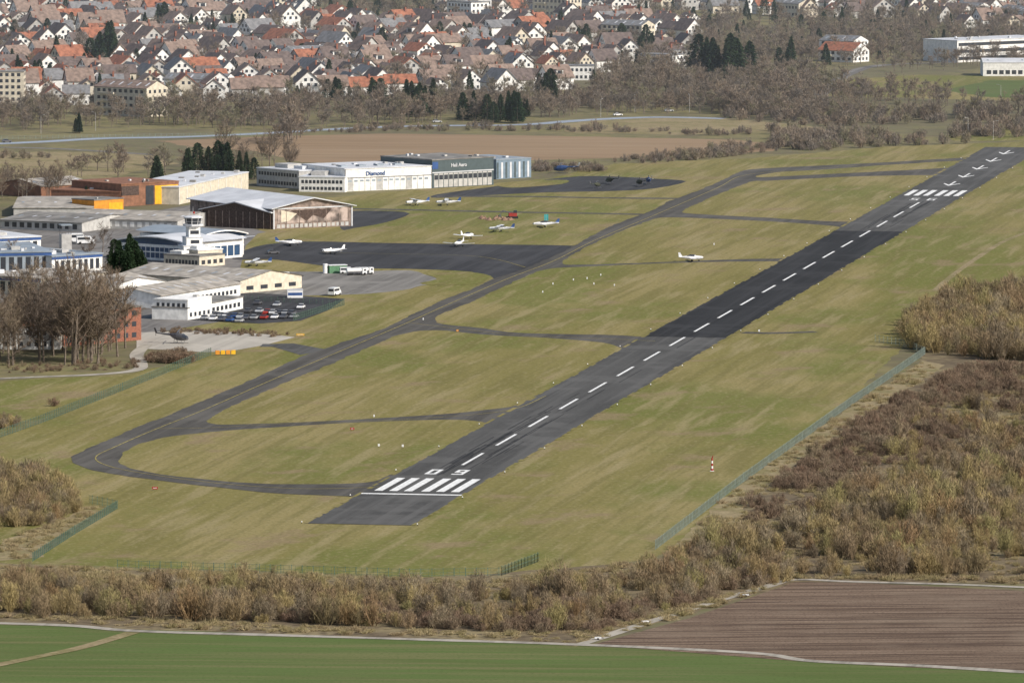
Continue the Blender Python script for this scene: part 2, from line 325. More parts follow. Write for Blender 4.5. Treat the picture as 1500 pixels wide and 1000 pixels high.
def bush(seed,m,hh=4.5,rad=2.6,n=620,tw=.085,sl_=1.0):
    r=random.Random(seed); mb=MB()
    cl=[]
    for i in range(9):
        a=r.uniform(0,6.28); d=r.uniform(0,rad*.75); cl.append((Vector((math.cos(a)*d,math.sin(a)*d,0)),r.uniform(.5,1)*hh*(1-.3*(d/rad)),r.uniform(.6,1.2)))
    for c,ch,cr in cl:
        for j in range(5):
            e=c+Vector((r.gauss(0,cr*.5),r.gauss(0,cr*.5),ch*r.uniform(.5,.9))); b=c*.4
            mb.tube(b,e,.05,.015,m,3,False)
    for i in range(n):
        c,ch,cr=r.choice(cl); z=r.uniform(.05,1)**.7
        wdt=cr*(1.05-.6*z)
        p=c+Vector((r.gauss(0,wdt*.6),r.gauss(0,wdt*.6),ch*z*.85))
        d=(Vector((p.x-c.x,p.y-c.y,0))*.45+Vector((r.gauss(0,.5),r.gauss(0,.5),.9))).normalized()
        sliver(mb,p,d,r.uniform(.3,.95)*sl_,tw*r.uniform(.6,1.5),m,r)
    return mb.mesh('bush')
def bare_tree(seed,m,hh=14,tw=.11,nt=12,spread=1.0):
    r=random.Random(seed); mb=MB(); top=Vector((r.gauss(0,.4),r.gauss(0,.4),hh*.75))
    mb.tube((0,0,0),top*.45,.26,.18,BARK,5,False); mb.tube(top*.45,top,.18,.05,BARK,4,False)
    for i in range(15):
        f=r.uniform(.25,1); st=top*f; a=i*2.4+r.uniform(-.4,.4); up=r.uniform(.5,1.1)+f*.7
        d=Vector((math.cos(a)*spread,math.sin(a)*spread,up)).normalized(); L=hh*r.uniform(.28,.42)*(1.15-.45*f)
        e=st+d*L; mb.tube(st,e,.085,.03,BARK,3,False)
        for j in range(6):
            g_=r.uniform(.3,1); s2_=st+d*L*g_; d2=(d*.8+Vector((r.gauss(0,.6),r.gauss(0,.6),r.gauss(.3,.4)))).normalized(); L2=L*r.uniform(.3,.5)
            mb.tube(s2_,s2_+d2*L2,.04,.015,m,3,False)
            for k in range(nt):
                p=s2_+d2*L2*r.uniform(.2,1.05); d3=(d2*.7+Vector((r.gauss(0,.6),r.gauss(0,.6),r.gauss(.3,.5)))).normalized()
                sliver(mb,p,d3,r.uniform(.7,1.7),tw*r.uniform(.6,1.4),m,r)
    return mb.mesh('bare_tree')
def conifer(seed,hh=15,wd=3.2,n=1500,pw=.8):
    r=random.Random(seed); mb=MB(); mb.tube((0,0,0),(0,0,hh*.97),.25,.03,BARK,5,False)
    for i in range(n):
        z=r.uniform(.06,1); lay=math.sin(z*60)*.12+1; rr=wd*(1-z)**pw*lay*r.uniform(.35,1.05)+.1; a=r.uniform(0,6.283)
        rr*=1+.25*math.sin(a*3+seed)*math.sin(z*9+seed)
        p=Vector((math.cos(a)*rr,math.sin(a)*rr,z*hh)); d=Vector((math.cos(a),math.sin(a),-.35+r.gauss(0,.25))).normalized()
        sliver(mb,p-d*.4,d,r.uniform(.7,1.3),r.uniform(.35,.75),CONI,r)
    return mb.mesh('conifer')
C_BUSH=protocoll('bushes',[bush(i,BUSHM,5.0+(i%3)*.8-.6,2.7,1050,.055) for i in range(8)])
C_DB=protocoll('thorn_bushes',[bush(20+i,DBUSH,3.2,2.9,950,.06) for i in range(5)])
C_STR=protocoll('straw_tufts',[bush(80+i,STRAW,.8,1.6,200,.05,.7) for i in range(4)])
C_TREE=protocoll('bare_trees',[bare_tree(i,TWIG,15,.075,14) for i in range(5)])
C_TT=protocoll('town_trees',[bare_tree(40+i,TOWNT,12,.13,9,1.2) for i in range(5)])
C_FB=protocoll('far_bushes',[bush(60+i,TOWNT,5,3.2,420,.14,1.3) for i in range(4)])
C_CON=protocoll('conifers',[conifer(i,15,r_,1500,p_) for i,(r_,p_) in enumerate(((3.6,.7),(3.0,.8),(4.6,.5),(4.2,.6)))])
def gn_scatter(name,pts,coll):
    """pts: (x,y,z,rz,scale,zscale)"""
    if not pts: return
    me=bpy.data.meshes.new(name); me.from_pydata([(p[0],p[1],p[2]) for p in pts],[],[])
    n=len(coll.objects); rr=random.Random(len(pts))
    a=me.attributes.new('idx','INT','POINT'); a.data.foreach_set('value',[rr.randrange(n) for _ in pts])
    a=me.attributes.new('rot','FLOAT_VECTOR','POINT'); a.data.foreach_set('vector',[x for p in pts for x in (0,0,p[3])])
    a=me.attributes.new('scl','FLOAT_VECTOR','POINT'); a.data.foreach_set('vector',[x for p in pts for x in (p[4],p[4],p[4]*p[5])])
    o=bpy.data.objects.new(name,me); sc.collection.objects.link(o)
    ng=bpy.data.node_groups.new(name+'_nodes','GeometryNodeTree')
    ng.interface.new_socket('Geometry',in_out='INPUT',socket_type='NodeSocketGeometry'); ng.interface.new_socket('Geometry',in_out='OUTPUT',socket_type='NodeSocketGeometry')
    N=ng.nodes; L=ng.links; gi=N.new('NodeGroupInput'); go=N.new('NodeGroupOutput'); ip=N.new('GeometryNodeInstanceOnPoints'); ci=N.new('GeometryNodeCollectionInfo')
    ci.inputs['Collection'].default_value=coll; ci.inputs['Separate Children'].default_value=True; ci.inputs['Reset Children'].default_value=True
    def at(nm,ty):
        q=N.new('GeometryNodeInputNamedAttribute'); q.data_type=ty; q.inputs['Name'].default_value=nm; return q.outputs['Attribute']
    L.new(gi.outputs[0],ip.inputs['Points']); L.new(ci.outputs[0],ip.inputs['Instance']); ip.inputs['Pick Instance'].default_value=True
    L.new(at('idx','INT'),ip.inputs['Instance Index']); L.new(at('rot','FLOAT_VECTOR'),ip.inputs['Rotation']); L.new(at('scl','FLOAT_VECTOR'),ip.inputs['Scale'])
    L.new(ip.outputs[0],go.inputs[0])
    md=o.modifiers.new('scatter','NODES'); md.node_group=ng; return o
def inside(x,y,P):
    c=False; n=len(P); j=n-1
    for i in range(n):
        if (P[i].y>y)!=(P[j].y>y) and x<(P[j].x-P[i].x)*(y-P[i].y)/(P[j].y-P[i].y)+P[i].x: c=not c
        j=i
    return c
def area_pts(px,sp,s0,s1,seed,clump=0,cs=.02,keep=None):
    P=[G(*q) for q in px]; r=random.Random(seed); out=[]
    x0=min(p.x for p in P); x1=max(p.x for p in P); y0=min(p.y for p in P); y1=max(p.y for p in P)
    n=int((x1-x0)*(y1-y0)/(sp*sp))
    for _ in range(n):
        x=r.uniform(x0,x1); y=r.uniform(y0,y1)
        if not inside(x,y,P): continue
        nv=noise.noise((x*cs,y*cs,seed))
        if clump and nv< clump-1+r.uniform(-.15,.15): continue
        if keep and not keep(x,y): continue
        out.append((x,y,0,r.uniform(0,6.28),r.uniform(s0,s1)*(1+.55*nv),r.uniform(.7,1.3)))
    return out
hedge=area_pts([(-40,858),(150,862),(330,866),(560,878),(760,874),(900,862),(960,838),(1040,805),(1150,790),(1560,800),(1560,846),(1170,846),(1020,884),(860,924),(600,922),(380,912),(200,908),(-40,905)],3.7,.5,1.4,1,.8,.05)
hedge+=area_pts([(-40,842),(150,850),(330,855),(560,866),(760,862),(900,850),(950,840),(960,850),(860,880),(560,885),(200,880),(-40,880)],4.2,.4,.9,2,.9,.05)
gn_scatter('hedgerow_bushes',hedge,C_BUSH)
th=area_pts([(-40,890),(200,898),(500,915),(800,928),(860,930),(1010,888),(1150,850),(1100,840),(900,880),(700,905),(400,890),(-40,870)],3.2,.6,1.05,3,.75,.06)
th+=area_pts([(1500,540),(1400,545),(1330,580),(1240,640),(1160,690),(1095,745),(1090,765),(1180,760),(1300,700),(1400,690),(1560,700),(1560,540)],3.9,.5,1.2,4,.9,.035)
gn_scatter('thorn_scrub',th,C_DB)
rs=area_pts([(1320,505),(1345,515),(1560,540),(1560,430),(1480,440),(1400,448),(1330,470)],4.2,1.0,1.9,5)
rs+=area_pts([(1440,425),(1560,440),(1560,425)],5,.9,1.5,6)
rs+=area_pts([(1130,790),(1180,740),(1300,700),(1400,680),(1470,640),(1560,600),(1560,805),(1300,808),(1050,806)],4.5,.5,1.7,7,.88,.035)
rs+=area_pts([(1280,660),(1400,600),(1560,560),(1560,660),(1400,690)],8,.6,1.3,77,.9,.03)
rs+=area_pts([(-40,700),(60,712),(105,735),(120,748),(70,770),(0,778),(-40,780)],3.0,1.0,1.5,8)
rs+=area_pts([(-40,618),(15,612),(25,625),(-40,640)],3,.5,.8,9)
gn_scatter('willow_scrub',rs,C_BUSH)
st=area_pts([(985,802),(1090,708),(1240,603),(1350,530),(1385,535),(1300,590),(1150,690),(1090,740),(1100,790),(960,830)],3.2,.5,1.2,51,.85,.05)
st+=area_pts([(-40,905),(200,918),(400,926),(600,932),(850,941),(1000,905),(1165,847),(1560,858),(1560,845),(1165,845),(860,925),(600,924),(200,906),(-40,900)],2.6,.5,1.2,52)
st+=area_pts([(-60,828),(200,832),(600,848),(735,848),(960,822),(1000,830),(900,860),(560,872),(-60,850)],3,.6,1.4,53)
st+=area_pts([(1300,600),(1560,520),(1560,850),(1000,820),(1150,700)],4.5,.6,1.4,54)
st+=area_pts([(0,790),(60,770),(130,745),(150,748),(60,815),(0,822)],3,.5,1.2,55)
gn_scatter('tall_dry_grass',st,C_STR)
hp=area_pts([(232,484),(300,482),(400,487),(425,490),(400,494),(300,490),(240,490)],3,.4,.6,10)+area_pts([(215,528),(250,522),(285,522),(280,532),(225,534)],2,.8,1.1,11)+[(G(78,595).x,G(78,595).y,0,0,.9,1)]
hp+=area_pts([(10,548),(200,540),(205,530),(10,535)],4,.3,.6,12)
gn_scatter('apron_hedge',hp,C_DB)
tr=area_pts([(-60,530),(60,540),(180,530),(195,500),(150,490),(60,500),(-60,505)],7.2,.95,1.3,13)
tr+=area_pts([(-60,300),(110,292),(90,272),(-60,275)],10,.6,.9,14)
tr+=area_pts([(330,262),(430,262),(430,245),(330,245)],13,.7,1.0,15)
for u,v,s_ in ((130,395,.8),(60,430,.7),(150,372,.7),(160,425,.6),(20,395,.7)): q=G(u,v); tr.append((q.x,q.y,0,u,s_,1))
gn_scatter('bare_trees',tr,C_TREE)
mid=area_pts([(-60,196),(200,186),(380,190),(560,186),(850,172),(1000,166),(1080,168),(1080,155),(850,150),(520,160),(200,165),(-60,168)],8.5,.45,1.0,16,.7,.008)
mid+=area_pts([(1040,166),(1100,176),(1200,182),(1380,176),(1560,176),(1560,152),(1400,148),(1200,140),(1060,140)],8,.5,.95,17,.8,.008)
mid+=area_pts([(400,215),(420,198),(450,196),(440,214)],8,.7,1.1,18)
mid+=area_pts([(100,268),(240,262),(280,250),(200,236),(110,240)],15,.6,.9,19)
gn_scatter('roadside_trees',mid,C_TT)
fb=area_pts([(440,197),(560,193),(800,193),(1100,200),(1100,195),(800,188),(560,188),(440,191)],6,.4,.9,20,.7,.02)
fb+=area_pts([(880,245),(1060,232),(1140,222),(1150,212),(1060,216),(900,236)],5,.4,.9,21,.85,.03)
fb+=area_pts([(1130,218),(1200,222),(1380,212),(1560,206),(1560,185),(1430,190),(1380,200),(1200,196),(1130,190)],7,.6,1.4,22,.85,.02)
fb+=area_pts([(780,252),(895,252),(895,246),(790,244)],4,.6,.9,23)
fb+=area_pts([(-60,225),(260,232),(380,240),(370,246),(240,240),(-60,233)],10,.5,1,24,.9,.02)
fb+=area_pts([(1060,176),(1200,186),(1390,180),(1560,182),(1560,168),(1060,160)],9,.7,1.5,25)
fb+=area_pts([(-80,170),(400,165),(860,160),(1180,160),(1180,140),(880,138),(-80,150)],9,.6,1.2,26,.7,.01)
gn_scatter('field_hedges',fb,C_FB)
# ------------------------------------------------------------------ buildings
def winrow(mb,side,w_,d_,z0,z1,n,frac,m=GLASS,a0=0.04,a1=0.96):
    L=w_ if side in 'fb' else d_; st=L*(a1-a0)/n; e=.05
    for i in range(n):
        x=L*a0+st*(i+.5); h_=st*frac/2
        if side=='f': mb.face([(x-h_,-e,z0),(x+h_,-e,z0),(x+h_,-e,z1),(x-h_,-e,z1)],m)
        if side=='b': mb.face([(x-h_,d_+e,z0),(x+h_,d_+e,z0),(x+h_,d_+e,z1),(x-h_,d_+e,z1)],m)
        if side=='l': mb.face([(-e,x-h_,z0),(-e,x+h_,z0),(-e,x+h_,z1),(-e,x-h_,z1)],m)
        if side=='r': mb.face([(w_+e,x-h_,z0),(w_+e,x+h_,z0),(w_+e,x+h_,z1),(w_+e,x-h_,z1)],m)
def shell(mb,w_,d_,h,roof,rh,wall,rm,ov=.4,x0=0,y0=0):
    mb.box(x0,x0+w_,y0,y0+d_,0,h,wall)
    X0,X1,Y0,Y1=x0-ov,x0+w_+ov,y0-ov,y0+d_+ov; T=.25
    if roof=='flat':
        mb.box(X0,X1,Y0,Y1,h+.003,h+.35,rm)
        mb.box(X0+.4,X1-.4,Y0+.4,Y1-.4,h+.353,h+.4,rm)
        r=random.Random(int(w_*97)); 
        for i in range(int(w_*d_/160)):
            x=X0+1+r.random()*(X1-X0-4); y=Y0+1+r.random()*(Y1-Y0-4); s_=r.uniform(.6,1.6); mb.box(x,x+s_,y,y+s_*1.4,h+.41,h+.41+r.uniform(.3,.9),r.choice((METAL,GREYW,FROOF)))
    if roof=='gx':
        ym=(Y0+Y1)/2
        for ya in (Y0,Y1):
            mb.face([(X0,ya,h-.1),(X1,ya,h-.1),(X1,ym,h+rh+.1),(X0,ym,h+rh+.1)],rm); mb.face([(X0,ya,h-.1-T),(X1,ya,h-.1-T),(X1,ya,h-.1),(X0,ya,h-.1)],rm)
        for xa in (x0,x0+w_): mb.face([(xa,y0,h),(xa,y0+d_,h),(xa,y0+d_/2,h+rh)],wall)
        if w_>20:
            n=int(w_/5)
            for i in range(n): x=X0+(X1-X0)*(i+.5)/n; zz=h+rh*.5+.08; yq=y0+d_*.25; mb.face([(x-.5,yq-1.5,zz-rh*3/d_),(x+.5,yq-1.5,zz-rh*3/d_),(x+.5,yq+1.5,zz+rh*3/d_),(x-.5,yq+1.5,zz+rh*3/d_)],METAL if i%3 else MET2)
    if roof=='gy':
        xm=(X0+X1)/2
        for xa in (X0,X1):
            mb.face([(xa,Y0,h-.1),(xa,Y1,h-.1),(xm,Y1,h+rh+.1),(xm,Y0,h+rh+.1)],rm); mb.face([(xa,Y0,h-.1-T),(xa,Y1,h-.1-T),(xa,Y1,h-.1),(xa,Y0,h-.1)],rm)
        for ya in (y0,y0+d_): mb.face([(x0,ya,h),(x0+w_,ya,h),(x0+w_/2,ya,h+rh)],wall)
        for sg,xa in ((1,X0),(-1,X1)): mb.face([(xa,Y0-.02,h-.1-T),(xa,Y0-.02,h-.1),(xm,Y0-.02,h+rh+.1),(xm,Y0-.02,h+rh-.3)],rm)
    if roof=='curve':
        n=10; pr=None
        for i in range(n+1):
            t=i/n; z=h+rh*math.sin(math.pi*(.12+.76*t)); x=X0+(X1-X0)*t
            if pr: mb.face([(pr[0],Y0,pr[1]),(x,Y0,z),(x,Y1,z),(pr[0],Y1,pr[1])],rm); mb.face([(pr[0],Y0+ov,h),(x,Y0+ov,h),(x,Y0+ov,z-.05),(pr[0],Y0+ov,pr[1]-.05)],BGLASS); mb.face([(pr[0],Y0,pr[1]),(x,Y0,z),(x,Y0,z-.4),(pr[0],Y0,pr[1]-.4)],WHITE)
            pr=(x,z)
        mb.face([(x0+w_,y0,h),(x0+w_,y0+d_,h),(x0+w_,y0+d_,h+rh*.3),(x0+w_,y0,h+rh*.3)],wall)
def bld(name,A,B,depth,h,roof='flat',rh=0,wall=WHITE,rm=FROOF,ov=.3,extra=None):
    a=G(*A); b=G(*B); d=b-a; w_=d.length; mb=MB(); shell(mb,w_,depth,h,roof,rh,wall,rm,ov)
    if extra: extra(mb,w_,depth,h)
    return mb.obj(name,(a.x,a.y,0.05),math.atan2(d.y,d.x))
def text(body,A,B,z,size,m,name,off=.2,t0=0.1):
    a=G(*A); b=G(*B); d=(b-a); cu=bpy.data.curves.new(name,'FONT'); cu.body=body; cu.size=size; cu.extrude=.03; cu.offset=.04
    tmp=bpy.data.objects.new(name+'_tmp',cu); sc.collection.objects.link(tmp); dg=bpy.context.evaluated_depsgraph_get(); me=bpy.data.meshes.new_from_object(tmp.evaluated_get(dg)); bpy.data.objects.remove(tmp)
    me.materials.clear(); me.materials.append(m); o=bpy.data.objects.new(name,me); p=a+d*t0; n=Vector((d.y,-d.x)).normalized()*off
    o.location=(p.x+n.x,p.y+n.y,z); o.rotation_euler=(math.pi/2,0,math.atan2(d.y,d.x)); sc.collection.objects.link(o)
def ex(mb,w_,d,h):
    for i in range(14):
        x=1+ (w_-2)*i/14; mb.face([(x+.12,-.06,.2),(x+(w_-2)/14-.12,-.06,.2),(x+(w_-2)/14-.12,-.06,5.0),(x+.12,-.06,5.0)],WHITE if i%5 else GREYW)
        mb.face([(x,-.04,.1),(x+.12,-.04,.1),(x+.12,-.04,5.2),(x,-.04,5.2)],GREYP)
        mb.face([(x+.5,-.08,3.6),(x+(w_-2)/14-.5,-.08,3.6),(x+(w_-2)/14-.5,-.08,4.4),(x+.5,-.08,4.4)],MET2)
    mb.box(0,w_,-.12,-.03,5.1,5.35,GREYP); mb.box(0,.4,-.12,-.03,0,h,GREYP)
    for i in range(4): mb.box(3+i*8,6+i*8,8,11,h+.4,h+1.0,MET2)
bld('white_hangar',(505,281),(632,276),34,8.6,'flat',0,WHITE,METAL,.2,ex)
text('Diamond',(505,281),(632,276),6.0,2.3,BLUE,'hangar_sign',t0=.24)
def ex(mb,w_,d,h):
    winrow(mb,'f',w_,d,1,2.4,14,.75); winrow(mb,'f',w_,d,4.4,5.8,14,.75); winrow(mb,'l',w_,d,1,2.4,6,.6); winrow(mb,'l',w_,d,4.4,5.8,6,.6)
    mb.box(w_*.2,w_*.5,5,12,h+.4,h+2.0,GREYW); mb.box(w_*.6,w_*.8,6,10,h+.4,h+1.6,METAL)
bld('office_wing',(376,272),(438,277),30,6.8,'flat',0,GREYW,METAL,.2,ex)
def ex(mb,w_,d,h):
    winrow(mb,'f',w_,d,.8,2.0,11,.7); winrow(mb,'f',w_,d,3.3,4.6,11,.7); mb.box(w_*.2,w_*.5,5,12,h+.4,h+2.0,GREYW)
bld('office_wing',(438,281),(505,282),26,5.6,'flat',0,WHITE,METAL,.2,ex)
def ex(mb,w_,d,h):
    for i in range(12):
        x=.8+(w_-1.6)*i/12; ww=(w_-1.6)/12
        mb.face([(x+.18,-.06,.2),(x+ww-.18,-.06,.2),(x+ww-.18,-.06,5.6),(x+.18,-.06,5.6)],GREYW); mb.face([(x+.3,-.09,3.2),(x+ww-.3,-.09,3.2),(x+ww-.3,-.09,5.0),(x+.3,-.09,5.0)],GLASS)
    mb.box(0,w_,-.15,-.03,5.8,6.2,METAL)
    mb.face([(0.1,-.1,h-3.4),(3,-.1,h-3.4),(3,-.1,h-.6),(0.1,-.1,h-.6)],BLUE)
    for k in range(2):mb.box(w_+.02,w_+.1,2+k*9,9+k*9,1,4.5,GREYW)
bld('slate_hangar',(633,276),(723,271),32,10.8,'flat',0,SLATE,FROOF,.15,ex)
text('Heli Aero',(633,276),(723,271),8.0,2.0,METAL,'hangar_sign',t0=.3)
BLP=flat('blue_grey_cladding',(0.18,0.24,0.30)); 
def ex(mb,w_,d,h):
    for i in range(8): mb.box(w_*(i+.1)/8,w_*(i+.5)/8,-.1,-.03,.3,h-1,METAL if i%2 else SLATE)
bld('blue_hangar',(727,263),(778,260),26,7.6,'flat',0,BLP,MET2,.1,ex)
def ex(mb,w_,d,h):
    mb.box(-.1,w_+.1,-.15,-.03,h-.5,h-.1,METAL); mb.box(0,.5,-.3,-.03,0,h,METAL); mb.box(w_-.5,w_,-.3,-.03,0,h,METAL)
    mb.face([(w_*.06,-.08,h*.26),(w_*.94,-.08,h*.26),(w_*.94,-.08,h-.6),(w_*.06,-.08,h-.6)],MURAL)
    P=[(w_*.22,h-1),(w_*.74,h-.9),(w_*.64,h*.42),(w_*.5,h*.6),(w_*.42,h*.32)]; mb.face([(x,-.11,z) for x,z in P],WOOD)
    P=[(w_*.1,h-.8),(w_*.3,h*.7),(w_*.2,h*.36),(w_*.1,h*.3)]; mb.face([(x,-.12,z) for x,z in P],CREAM)
    winrow(mb,'f',w_,d,.3,1.6,16,.7,GREYW); 
    for i in range(7): mb.box(w_*i/6-.08,w_*i/6+.08,-.2,-.13,0,h-.5,WOODL)
    for i in range(10): mb.box(-.2,-.03,d*i/10,d*i/10+.3,0,h,WOODL)
    for i in range(9): mb.box(w_+.03,w_+.2,d*i/9,d*i/9+.3,0,h,WOOD)
bld('timber_hangar',(400,336),(516,331),62,7.6,'gy',3.4,WOODL,METAL,1.2,ex)
bld('timber_hangar_annex',(296,331),(396,336),34,6.2,'gy',3.2,WOOD,METAL,1.0,lambda mb,w_,d,h:[mb.box(w_*i/10,w_*i/10+.25,-.2,-.04,0,h-.3,WOODL) for i in range(10)])
def ex(mb,w_,d,h):
    mb.box(w_*.42,w_*.56,-.12,-.03,.2,h-.8,GLASS); mb.box(w_*.58,w_*.98,-.12,-.03,.2,h-1.0,YELL); mb.box(w_*.0,w_*.3,-.12,-.03,h*.5,h-.6,WOOD)
bld('depot_hall',(178,303),(262,298),30,8.2,'flat',0,RUST,RUST,.2,ex)
bld('depot_hall',(262,300),(364,277),24,6.4,'flat',0,CREAM,METAL,.2,lambda mb,w_,d,h:[mb.box(w_*i/9,w_*i/9+.3,-.2,-.03,0,h,WHITE) for i in range(9)])
bld('depot_hall',(75,300),(176,303),30,5.4,'flat',0,RUST,RUST,.2,lambda mb,w_,d,h:winrow(mb,'f',w_,d,1,3,8,.6))
bld('orange_store',(138,317),(181,314),12,5.8,'flat',0,ORAN,FROOF,.2,lambda mb,w_,d,h:mb.box(w_*.5,w_*.96,-.12,-.03,.2,h-1.2,YELL))
bld('depot_shed',(20,318),(136,318),60,3.6,'gx',1.6,GREYW,EROOF,.4)
bld('depot_shed',(0,335),(120,340),40,3.4,'gx',1.6,GREYW,FROOF,.4,lambda mb,w_,d,h:winrow(mb,'f',w_,d,.8,2.6,10,.6))
bld('row_shed',(95,333),(260,338),40,3.6,'gx',1.8,GREYW,EROOF,.4,lambda mb,w_,d,h:winrow(mb,'f',w_,d,.8,2.6,14,.6,WHITE))
bld('depot_shed',(60,290),(135,285),24,4.6,'gx',2,RUST,EROOF,.4)
def ex(mb,w_,d,h):
    winrow(mb,'f',w_,d,.8,h-1,int(w_/2.2),.85,BGLASS); mb.box(0,w_,-.2,-.03,h*.48,h*.55,WHITE); winrow(mb,'r',w_,d,.8,h-1,8,.85,BGLASS)
bld('terminal_building',(176,378),(272,384),30,5.4,'curve',2.8,WHITE,METAL,1.2,ex)
bld('terminal_building',(297,377),(357,373),34,6.6,'curve',2.4,WHITE,MET2,1.2,ex)
def ex(mb,w_,d,h): winrow(mb,'f',w_,d,.9,2.3,10,.7); winrow(mb,'r',w_,d,.9,2.3,4,.6); mb.box(1,w_*.4,2,6,h+.4,h+1.4,WHITE)
bld('terminal_annex',(240,389),(292,392),14,3.6,'flat',0,CREAM,FROOF,.2,ex)
bld('terminal_annex',(290,389),(326,387),12,5.0,'flat',0,CREAM,WHITE,.2,ex)
q=G(283,386); mb=MB()
mb.box(-4.2,4.2,-3.5,4,0,6.2,WHITE); mb.box(-3.0,2.6,-2.6,3,6.2,9.0,WHITE); mb.box(-4.4,4.4,-3.7,4.2,6.2,6.45,METAL)
mb.box(-2.0,2.0,-2.0,2.0,9.0,12.6,WHITE); mb.box(-3.2,2.8,-2.8,3.2,9.0,9.2,METAL)
def oct_(r,z): return [(r*math.cos(math.pi/8+i*math.pi/4),r*math.sin(math.pi/8+i*math.pi/4),z) for i in range(8)]
mb.loft([oct_(2.2,12.4),oct_(3.5,12.9),oct_(3.5,13.5)],METAL); mb.loft([oct_(2.5,13.5),oct_(2.9,15.6)],GLASS)
for p,p2 in zip(oct_(2.56,13.5),oct_(2.96,15.6)): mb.tube(p,p2,.08,.08,WHITE,4)
mb.loft([oct_(3.3,15.6),oct_(3.3,15.95),oct_(2.2,16.3)],METAL)
for p,p2 in zip(oct_(3.45,13.5),oct_(3.45,14.5)): mb.tube(p,p2,.04,.04,METAL,4)
for a,b in zip(oct_(3.45,14.5),oct_(3.45,14.5)[1:]+oct_(3.45,14.5)[:1]): mb.tube(a,b,.04,.04,METAL,4)
mb.tube((0,0,16.2),(0,0,19.5),.07,.03,METAL,4); mb.tube((-1.2,.5,16.2),(-1.2,.5,18.2),.05,.03,METAL,4); mb.tube((.3,0,17),(.3,0,17.7),.35,.35,RED,6)
for z in (7.0,10.2): mb.face([(-1.5,-2.05 if z>9 else -2.65,z),(1.5,-2.05 if z>9 else -2.65,z),(1.5,-2.05 if z>9 else -2.65,z+1.2),(-1.5,-2.05 if z>9 else -2.65,z+1.2)],GLASS)
mb.face([(-3.5,-3.55,3.4),(3.5,-3.55,3.4),(3.5,-3.55,4.8),(-3.5,-3.55,4.8)],GLASS); mb.face([(-3.5,-3.55,.8),(3.5,-3.55,.8),(3.5,-3.55,2.2),(-3.5,-3.55,2.2)],GLASS)
mb.obj('control_tower',(q.x,q.y,0),.3,1.0)
def ex(mb,w_,d,h): mb.box(0,w_,-.15,-.03,h-1.0,h-.2,BLUE); winrow(mb,'f',w_,d,.8,h-1.4,8,.6); mb.box(2,6,5,9,h+.4,h+1.6,METAL); mb.box(w_*.5,w_*.5+3,8,12,h+.4,h+1.4,GREYW)
bld('industrial_hall',(-30,402),(76,400),44,7.0,'flat',0,MET2,MET2,.3,ex)
bld('industrial_hall',(76,401),(150,396),40,5.6,'flat',0,WHITE,MET2,.3,ex)
bld('industrial_hall',(-30,372),(60,368),44,5.0,'flat',0,WHITE,METAL,.3,ex)
q=G(96,368); mb=MB(); mb.box(-1.8,1.8,-1.8,1.8,0,6,GREYW)
for sx in (-1.6,1.6):
    for sy in (-1.6,1.6): mb.tube((sx,sy,6),(sx,sy,9),.12,.12,GREYP,4)
mb.box(-2,2,-2,2,9,9.4,MET2); mb.obj('hose_tower',(q.x,q.y,0),.3)
bld('industrial_hall',(60,440),(160,446),30,5.5,'gx',2,WHITE,EROOF,.4,ex)
bld('industrial_hall',(-40,428),(60,434),34,5.5,'flat',0,CREAM,EROOF,.4,ex)
def exw(mb,w_,d,h): winrow(mb,'f',w_,d,.9,2.2,int(w_/3),.6); winrow(mb,'r',w_,d,.9,2.2,4,.5)
bld('workshop_hall',(150,447),(240,432),26,4.6,'gx',2.4,CREAM,EROOF,.5,exw)
bld('workshop_hall',(180,418),(352,430),30,4.2,'gx',2.4,CREAM,EROOF,.5,exw)
bld('workshop_hall',(235,452),(352,433),22,4.2,'gx',2.0,WHITE,EROOF,.5,exw)
def ex2(mb,w_,d,h): winrow(mb,'f',w_,d,.9,2.2,6,.55); winrow(mb,'f',w_,d,h-2.2,h-.9,6,.55); winrow(mb,'r',w_,d,.9,2.2,5,.5); winrow(mb,'l',w_,d,h-2.2,h-.9,4,.5)
bld('white_office',(226,467),(275,469),16,6.0,'flat',0,WHITE,WHITE,.15,ex2)
bld('white_office',(275,469),(356,452),12,3.6,'flat',0,WHITE,FROOF,.15,lambda mb,w_,d,h:winrow(mb,'f',w_,d,.9,2.3,12,.6))
def ex3(mb,w_,d,h):
    for z in (1,4.3,7.6): winrow(mb,'f',w_,d,z,z+1.5,9,.55); winrow(mb,'r',w_,d,z,z+1.5,3,.4)
bld('brick_office',(90,508),(207,498),14,10.0,'flat',0,BRICK,FROOF,.3,ex3)
bld('white_office',(-60,512),(88,512),14,7.2,'gx',3,WHITE,RTILE,.3,lambda mb,w_,d,h:[winrow(mb,'f',w_,d,z,z+1.4,12,.5) for z in (1,4.3)])
def apt(fl,n): 
    def e(mb,w_,d,h):
        for k in range(fl):
            z=h*k/fl+.9; winrow(mb,'f',w_,d,z,z+1.5,n,.55); winrow(mb,'r',w_,d,z,z+1.5,4,.45); mb.box(w_*.1,w_*.4,-1.3,-.1,z-.9,z,CREAM)
    return e
bld('apartment_block',(-40,160),(35,160),14,17,'flat',0,CREAM,FROOF,.2,apt(6,8))
bld('apartment_block',(138,168),(215,172),14,13,'gx',3,CREAM,OTILE,.2,apt(4,9))
